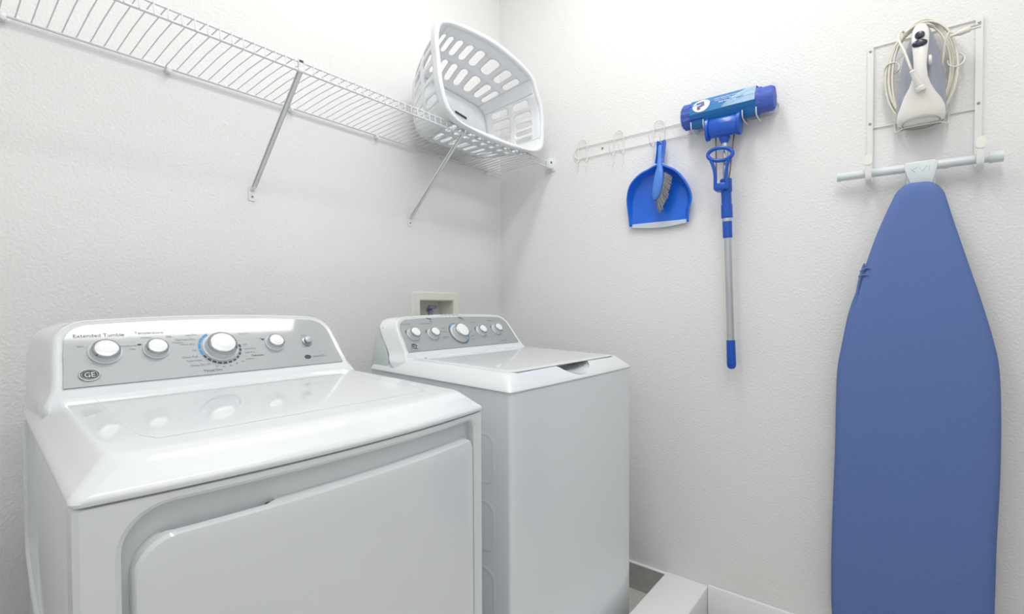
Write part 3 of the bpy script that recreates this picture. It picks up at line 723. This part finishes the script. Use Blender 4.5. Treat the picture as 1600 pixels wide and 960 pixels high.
# ------------------------------------------------------------------ squeeze mop
t = thing('sponge_mop', 'blue squeeze mop with cardboard sleeve on its head, hanging from the hook rail', 'mop', (-.05, -1.09, .944))
YL, YRt = -.934, -1.236
def prof_ring(y, sc=1.0, zoff=0.0, ribs=0, amp=.0):
    out = []
    n = 48
    for k in range(n):
        a = 2*PI*k/n; r = 1+amp*math.cos(ribs*a)
        out.append(WB(y, 1.856+zoff + .0415*sc*r*math.sin(a), .0515 + .036*sc*r*math.cos(a)))
    return out
bm = NB(); loft(bm, [prof_ring(YL+.001, .86, -.001, 12, .04)] + [prof_ring(YL-.006-.0645*k/8, 1.0, -.001, 11, .10) for k in range(9)] + [prof_ring(YL-.08-.22*k/6, 1.0, -.001, 12, .045) for k in range(6)] + [prof_ring(YRt+.06-.053*k/6, .98, -.003, 7, .03) for k in range(7)] + [prof_ring(YRt, .86, -.003, 7, .03)])
obj('sponge_head', bm, 'sponge', t, 40)
bm = NB()
SL = [(.020, 1.816), (.046, 1.8105), (.070, 1.8135), (.0925, 1.846), (.088, 1.870), (.066, 1.9015), (.040, 1.907), (.020, 1.899)]
s0, s1 = -.968, -1.1835
loft(bm, [[WB(y, z, o_) for o_, z in SL] for y in (s0, s1)], True, False, False)
sl = obj('cardboard_sleeve', bm, 'sleeve', t, 0, 'teal cardboard sleeve with white print')
md = sl.modifiers.new('thickness', 'SOLIDIFY'); md.thickness = .001; md.offset = -1
# print on the slanted upper face of the sleeve (between the front fold and the top edge)
fa, fb = WB(0, 1.8465, .0925), WB(0, 1.8705, .088); fc = WB(0, 1.9015, .066)
def slv(u, v, l):                                        # u along the sleeve from its left end, v up its face
    h1 = (fb-fa).length; h2 = (fc-fb).length
    if v < h1: p = fa.lerp(fb, v/h1); nn = Vector((-.98, 0, -.18))
    else: p = fb.lerp(fc, (v-h1)/h2); nn = Vector((-.82, 0, .57))
    return Vector((p.x, s0-u, p.z)) + nn*l
HT = (fb-fa).length + (fc-fb).length
bm = NB()
for k in range(16):
    u0, u1 = .110+.1055*k/16, .110+.1055*(k+1)/16
    def hgt(u): f = (u-.105)/.11; return HT*max(.03, min(1.0, f**.9*1.35))
    for a, b in ((0, .35), (.35, .65), (.65, 1)):
        quad(bm, [slv(u0, hgt(u0)*a+.001, .0008), slv(u1, hgt(u1)*a+.001, .0008), slv(u1, hgt(u1)*b, .0008), slv(u0, hgt(u0)*b, .0008)])
obj('silver_corner', bm, 'sleeve_l', sl, 0, 'pale silver sweep on the sleeve')
bm = NB()
n = 36; V = [bm.verts.new(slv(.040+.030*math.cos(2*PI*k/n), .030+.027*math.sin(2*PI*k/n), .0016)) for k in range(n)]; c = bm.verts.new(slv(.040, .030, .0018))
for k in range(n): bm.faces.new((c, V[k], V[(k+1) % n]))
obj('picture_disc', bm, 'white_print', sl, 0, 'white oval holding a small picture')
bm = NB()
for a, b, c_, d in ((.040, .033, .026, .022), (.036, .0155, .010, .006)):
    quad(bm, [slv(a-c_/2, b-d/2, .0026), slv(a+c_/2, b-d/2+.003, .0026), slv(a+c_/2-.006, b+d/2+.003, .0026), slv(a-c_/2-.006, b+d/2, .0026)])
obj('picture', bm, 'grey_print2', sl, 0, 'little slate picture in the oval')
bm = NB(); text_into(bm, [('extra absorbent sponge', .0088, .124, .045, 'CENTER'), ('super clean squeeze', .0088, .122, .0345, 'CENTER'), ('easy use', .0088, .115, .024, 'CENTER')], slv, .0012)
obj('printed_words', bm, 'white_print', sl, 0, 'white lettering')
bm = NB(); loft(bm, [prof_ring(YL+.004, .5, -.001)] + [prof_ring(YL+.0035, 1.0, -.001), prof_ring(YL-.002, 1.10, -.001), prof_ring(s0+.001, 1.09, 0)], True, True, False)
obj('clear_film', bm, 'film', t, 50, 'clear shrink film over the left sponge end')
bm = NB(); loft(bm, [prof_ring(s1-.001, 1.09, -.002), prof_ring(YRt+.002, 1.10, -.002), prof_ring(YRt-.0035, 1.0, -.002), prof_ring(YRt-.004, .5, -.002)], True, False, True)
obj('clear_film', bm, 'film', t, 50, 'clear shrink film over the right sponge end')
# squeezing frame under the head
bm = NB()
def cring(y, sc, zc, o_): return [WB(y, zc + .034*sc*math.sin(2*PI*k/28), o_ + .020*sc*math.cos(2*PI*k/28)) for k in range(28)]
loft(bm, [cring(-1.034, .9, 1.785, .080), cring(-1.040, 1.0, 1.785, .080), cring(-1.128, 1.0, 1.783, .080), cring(-1.134, .9, 1.783, .080)])
for y, s in ((-1.030, 1), (-1.133, -1)):
    loft(bm, [[WB(y+d, 1.784+.040*math.sin(2*PI*k/28)*a, .078+.027*math.cos(2*PI*k/28)*a) for k in range(28)] for d, a in ((s*.006, .9), (s*.005, 1.0), (-s*.004, .98), (-s*.006, .88))])
obj('squeeze_frame', bm, 'blue_d', t, 40)
PT, PB = WB(-1.0815, 1.757, .064), WB(-1.104, .944, .050)
PD = (PB-PT).normalized(); PL = (PB-PT).length
def pp(z): return PT + PD*((1.757-z)/.813*PL)
bm = NB(); lathe(bm, pp(1.765), PD, [(.012, 0), (.0185, .004), (.0185, .016), (.0135, .03), (.012, .034)], 20); obj('socket', bm, 'blue_d', t)
bm = NB(); lathe(bm, pp(1.74), PD, [(.0095, 0), (.0095, .205)], 20); obj('upper_tube', bm, 'alu', t, 30, 'aluminium upper tube')
bm = NB(); lathe(bm, pp(1.606), PD, [(.017, 0), (.0195, .002), (.0195, .042), (.018, .045), (.0165, .05), (.0165, .088), (.0185, .090), (.0190, .135), (.0165, .1375)], 24); obj('slide_collar', bm, 'blue_d', t)
bm = NB(); box(bm, -.094, -.050, -1.097, -1.053, 1.562, 1.590, .008); obj('lever_mount', bm, 'blue_d', t)
bm = NB(); lathe(bm, pp(1.469), PD, [(.0158, 0), (.0158, .012)], 20); obj('ferrule', bm, 'alu', t)
bm = NB(); lathe(bm, pp(1.458), PD, [(.0140, 0), (.0158, .001), (.0158, .056), (.014, .058)], 20); obj('lower_collar', bm, 'blue_d', t)
bm = NB(); lathe(bm, pp(1.41), PD, [(.0122, 0), (.0122, .372)], 24); obj('lower_tube', bm, 'alu', t, 30, 'aluminium lower tube')
bm = NB(); lathe(bm, pp(1.042), PD, [(.013, 0), (.0145, .002), (.0155, .085), (.014, .094), (.010, .1), (.003, .103)], 24); obj('grip', bm, 'blue_d', t)
bm = NB()
oval = [WB(-1.0755+.041*math.cos(2*PI*k/32), 1.686+.022*math.sin(2*PI*k/32)-.10*.041*math.cos(2*PI*k/32)*-1, .095) for k in range(32)]
tube(bm, oval, .0066, 10, closed=True)
for sg in (1, -1):
    tube(bm, spline([WB(-1.0765+sg*.031, 1.667+sg*.002, .095), WB(-1.0765+sg*.0235, 1.648, .094), WB(-1.0765+sg*.0185, 1.62, .092), WB(-1.0765+sg*.0185, 1.592, .090), WB(-1.0765+sg*.0190, 1.568, .088)], 5), .0058, 10)
obj('lever', bm, 'blue_d', t, 50)
for sg in (1, -1):
    bm = NB(); tube(bm, [WB(-1.0805+sg*.028, 1.765, .066), WB(-1.0765+sg*.020, 1.60, .070)] if sg > 0 else [WB(-1.112, 1.765, .058), WB(-1.094, 1.585, .060)], .0024, 8); obj('pull_rod', bm, 'rod', t, 30, 'thin brown steel rod')

# ------------------------------------------------------------------ ironing board holder on the right wall
t = thing('ironing_holder', 'white metal wall holder framing the iron above the ironing board', 'holder', (0, -1.608, 1.79))
for yc in (-1.4885, -1.7290):
    bm = NB(); J = [(1.9515, .006), (1.80, .006), (1.66, .006), (1.575, .006), (1.545, .010), (1.534, .020), (1.529, .034), (1.529, .050), (1.534, .062), (1.545, .068), (1.575, .070), (1.600, .070)]
    P_ = spline([WB(yc, z, o_) for z, o_ in J], 4)
    secs = []
    for i, p in enumerate(P_):
        a = P_[max(0, i-1)]; b = P_[min(len(P_)-1, i+1)]; tt = (b-a).normalized(); nn = tt.cross(Vector((0, 1, 0))).normalized()
        secs.append([p + Vector((0, u, 0)) + nn*v for u, v in ((-.0075, -.0016), (.0075, -.0016), (.0075, .0016), (.0045, .0028), (-.0045, .0028), (-.0075, .0016))])
    loft(bm, secs); rl = obj('hook_rail', bm, 'wire2', t, 35)
    bm = NB(); loft(bm, [[WB(yc+u, z, o_) for u, z in rrect(-.0098, .0098, 1.577, 1.608, .009, 5)] for o_ in (.0665, .0745)]); obj('hook_tip', bm, 'cream', rl, 30, 'cream plastic tip')
    for z in (1.936, 1.716):
        bm = NB(); lathe(bm, WB(yc, z, .0088), (-1, 0, 0), [(.0036, 0), (.003, .0016), (.0004, .002)], 12); obj('screw', bm, 'metal', rl)
for z in (1.9475, 1.703):
    bm = NB(); tube(bm, [WB(-1.481, z, .0035), WB(-1.737, z-.001, .0035)], .0018, 8); obj('cross_wire', bm, 'wire2', t, 60)
bm = NB()                                                # wire cradle that carries the iron, with two cord coils
tube(bm, spline([WB(-1.548, 1.703, .005), WB(-1.550, 1.676, .02), WB(-1.556, 1.6665, .05), WB(-1.570, 1.6665, .070), WB(-1.608, 1.6665, .074), WB(-1.646, 1.6665, .070), WB(-1.660, 1.6665, .05), WB(-1.666, 1.676, .02), WB(-1.668, 1.703, .005)], 6), .0018, 8)
obj('iron_rest', bm, 'wire2', t, 60)
for yc, zc, sg in ((-1.541, 1.858, 1), (-1.680, 1.838, -1)):
    bm = NB(); pts = []
    for k in range(41):
        a = 2*PI*1.6*k/40 + (0 if sg > 0 else PI*.9)
        pts.append(WB(yc + .017*math.cos(a)*1.05, zc + .017*math.sin(a) - .018*k/40 + .008, .012 + .050*k/40))
    tube(bm, spline([WB(yc-sg*-.004, zc-.03, .004), pts[0] + Vector((.004, 0, 0))] + pts, 2), .0019, 8); obj('cord_coil', bm, 'wire2', t, 60)

# ------------------------------------------------------------------ ironing board
t = thing('ironing_board', 'ironing board in a plain blue cover hanging nose up on the right wall', 'ironing board', (-.06, -1.59, .15))
BL = [(-1.606, 1.508), (-1.588, 1.5085), (-1.573, 1.504), (-1.555, 1.486), (-1.544, 1.460), (-1.533, 1.433), (-1.508, 1.362), (-1.481, 1.270), (-1.464, 1.210), (-1.443, 1.137), (-1.426, 1.035), (-1.416, .962), (-1.413, .85), (-1.412, .726), (-1.408, .58), (-1.405, .448), (-1.404, .30), (-1.408, .19), (-1.425, .16)]
BRr = [(-1.750, .16), (-1.764, .19), (-1.767, .352), (-1.769, .521), (-1.774, .70), (-1.7745, .857), (-1.770, .990), (-1.757, 1.072), (-1.734, 1.172), (-1.703, 1.292), (-1.676, 1.397), (-1.664, 1.447), (-1.655, 1.478), (-1.639, 1.499), (-1.622, 1.507)]
out = spline([(0, y, z) for y, z in BL + BRr], 4, True)
nO = len(out)
def brd(e, o_):
    res = []
    for p in out:
        zc = min(1.44, max(.25, p.z)); c = Vector((0, -1.608+.016*(1.44-zc)/1.2, zc)); d = (c-p).normalized()
        ee = e if not callable(e) else e(p)
        q = p + d*ee; res.append(WB(q.y, q.z, o_))
    return res
bm = NB()
loft(bm, [brd(.030, .050), brd(.010, .050), brd(.003, .052), brd(0, .057), brd(-.001, .064), brd(.001, .074), brd(.005, .081), brd(.012, .0855), brd(.026, .088), brd(.045, .089)])
bd = obj('cover', bm, 'fabric', t, 60)
bm = NB(); tube(bm, spline([WB(-1.482, 1.286, .080), WB(-1.471, 1.240, .0815), WB(-1.460, 1.165, .0825), WB(-1.448, 1.08, .083), WB(-1.439, .99, .083), WB(-1.436, .90, .080)], 6), [.002] + [.0034]*29 + [.0015], 8)
tube(bm, spline([WB(-1.472, 1.262, .082), WB(-1.488, 1.272, .0865), WB(-1.497, 1.268, .086)], 6), .003, 8); tube(bm, spline([WB(-1.468, 1.248, .082), WB(-1.483, 1.252, .0865), WB(-1.491, 1.248, .086)], 6), .0026, 8)
obj('hem_fold', bm, 'fabric', bd, 60, 'tucked fold in the cover edge')
pe = lambda p: .018 - .015*max(0.0, 1-abs(p.z-1.03)/.11)
bm = NB(); loft(bm, [brd(pe, .038), brd(pe, .0495)])
obj('board_panel', bm, 'dark', t, 0, 'dark underside of the board')
bm = NB(); tube(bm, [WB(-1.4095, 1.5595, .040), WB(-1.775, 1.555, .040)], .0122, 20)
for a, b, r in ((-1.4095, -1.419, .0136), (-1.560, -1.563, .0129), (-1.655, -1.668, .0140), (-1.748, -1.7755, .0150)):
    tube(bm, [WB(a, 1.5595-.0045*(a+1.4095)/-.3655, .040), WB(b, 1.5595-.0045*(b+1.4095)/-.3655, .040)], r, 20)
obj('foot_bar', bm, 'board_w', t, 40)
bm = NB()
loft(bm, [[WB(y, z, o_) for y, z in ((-1.574, 1.571), (-1.640, 1.570), (-1.646, 1.556), (-1.632, 1.500), (-1.588, 1.500), (-1.570, 1.557))] for o_ in (.028, .056)])
bmesh.ops.bevel(bm, geom=list(bm.edges), offset=.003, segments=2, affect='EDGES', profile=.5)
bk_ = obj('leg_bracket', bm, 'board_w', t, 40)
bm = NB(); tube(bm, [WB(-1.600, 1.555, .0562), WB(-1.588, 1.548, .0562), WB(-1.597, 1.541, .0562)], .0012, 6); tube(bm, [WB(-1.604, 1.555, .0562), WB(-1.612, 1.541, .0562), WB(-1.620, 1.555, .0562)], .0012, 6); tube(bm, [WB(-1.626, 1.555, .0562), WB(-1.626, 1.541, .0562)], .0012, 6)
obj('embossed_mark', bm, 'board_w', bk_, 40, 'raised mark on the bracket')
for y in (-1.585, -1.632):
    bm = NB(); tube(bm, [WB(y, 1.55, .034), WB(y, .25, .034)], .009, 12); obj('leg', bm, 'board_w', t)

# ------------------------------------------------------------------ iron
t = thing('iron', 'ivory and smoky grey steam iron hung tip up in the wall holder', 'iron', (-.07, -1.607, 1.672))
YC = -1.6065
WI = [(1.6715, .046), (1.680, .051), (1.70, .0540), (1.74, .0535), (1.78, .0505), (1.82, .0460), (1.86, .0400), (1.90, .0300), (1.925, .0205), (1.943, .0110), (1.9515, .003)]
def iron_out(k, zk=0.0):
    L = spline([(0, YC + hw*k, z) for z, hw in WI], 3); R = spline([(0, YC - hw*k, z) for z, hw in reversed(WI)], 3)
    return L + R
def isec(k, o_, zs=1.0): return [WB(p.y, 1.80 + (p.z-1.80)*zs, o_) for p in iron_out(k)]
bm = NB(); loft(bm, [isec(.94, .030, .985), isec(.97, .032), isec(.97, .040), isec(.93, .042, .99)]); obj('soleplate', bm, 'metal', t)
bm = NB(); loft(bm, [isec(.93, .041, .99), isec(1.0, .044), isec(1.0, .062), isec(.96, .073, .98), isec(.84, .083, .94), isec(.6, .088, .85)]); obj('tank', bm, 'tank', t, 50)
bm = NB()
HS = [(1.9535, .004, .044, .064), (1.944, .012, .044, .084), (1.925, .0185, .050, .102), (1.900, .0195, .080, .114), (1.875, .0180, .098, .121), (1.845, .0155, .104, .124), (1.81, .0140, .104, .124), (1.785, .0165, .098, .122), (1.765, .0235, .080, .117), (1.745, .0350, .060, .110), (1.725, .0450, .044, .105), (1.705, .0520, .042, .101), (1.688, .0530, .042, .097), (1.676, .0500, .042, .090), (1.6695, .040, .045, .082)]
def sup(c, s, e=.7): return math.copysign(abs(c)**e, c), math.copysign(abs(s)**e, s)
secs = []
for z, hw, a, b in HS:
    ring = []
    for k in range(28):
        c, s = sup(math.cos(2*PI*k/28), math.sin(2*PI*k/28)); ring.append(WB(YC + .003*(1 if z > 1.74 else 0) + hw*c, z, (a+b)/2 + (b-a)/2*s))
    secs.append(ring)
loft(bm, secs); hd = obj('handle', bm, 'iron_w', t, 60)
bm = NB(); 
loft(bm, [[WB(YC + .043*k_*math.cos(2*PI*k/32), zc + .012*k_*math.sin(2*PI*k/32), .0725 + o_ + .022*k_*math.sin(2*PI*k/32)) for k in range(32)] for k_, zc, o_ in ((1.0, 1.684, 0), (1.0, 1.6715, .004), (.93, 1.6695, .005), (.90, 1.6725, .004))], True, False, True)
obj('heel_pad', bm, 'heel', hd, 40, 'grey oval heel pad')
for z, a, b, h, nm in ((1.8985, .0110, .0100, .012, 'steam_button'), (1.8750, .0165, .0098, .008, 'spray_button')):
    bm = NB(); oo = .114 if z > 1.89 else .1185
    loft(bm, [[WB(YC+.0045 + a*k_*math.cos(2*PI*k/24), z + b*k_*math.sin(2*PI*k/24), oo+o_) for k in range(24)] for k_, o_ in ((1, 0), (1, h*.6), (.8, h*.95), (.3, h))]); obj(nm, bm, 'navy', hd, 50, 'dark navy button')
bm = NB(); lathe(bm, WB(YC-.0145, 1.828, .108), (0, -1, 0), [(.013, 0), (.0135, .002), (.0135, .005), (.011, .007)], 24); obj('dial', bm, 'iron_w', hd)
b0 = WB(YC+.003, 1.758, .117); b1 = WB(YC+.020, 1.800, .134)
dB = (b1-b0).normalized(); LB = (b1-b0).length
bm = NB(); lathe(bm, b0 - dB*.004, dB, [(.0105, -.006), (.0112, .002), (.0100, .006)] + [(r, .008+LB*k/10) for k in range(10) for r in ((.0098 if k % 2 else .0085)-.0003*k,)] + [(.0045, LB+.006)], 18)
obj('cord_boot', bm, 'iron_w', hd, 35)
pts = [b1 + dB*.0, b1 + dB*.012, WB(YC+.037, 1.862, .128), WB(YC+.050, 1.91, .098), WB(YC+.045, 1.945, .064)]
n = 5
for k in range(n*20+11):
    a = math.radians(62) - 2*PI*k/20*-1
    tr = k/20; ax = .0715 + .0085*math.sin(tr*2.6); az = .141 + .008*math.sin(tr*3.7+1)
    pts.append(WB(YC + ax*math.cos(a)*1.0 + .001, 1.822 + az*math.sin(a), .041 + .008*math.sin(tr*4.4)))
pts += [WB(-1.657, 1.888, .070), WB(-1.680, 1.893, .074)]
bm = NB(); tube(bm, spline(pts, 3), .0031, 8); cd = obj('cord', bm, 'cord', t, 60)
bm = NB(); tube(bm, [WB(-1.665, 1.891, .074), WB(-1.680, 1.893, .074), WB(-1.684, 1.894, .074), WB(-1.704, 1.897, .074), WB(-1.706, 1.8973, .074)], [.0035, .0045, .0075, .0075, .006], 10); pl = obj('plug', bm, 'cord', cd, 40)
bm = NB()
for dz in (-.0035, .0035):
    box(bm, -.0755, -.0725, -1.7265, -1.705, 1.8985+dz-.0012, 1.8985+dz+.0012)
obj('prong', bm, 'metal', pl, 0, 'grey metal prongs')
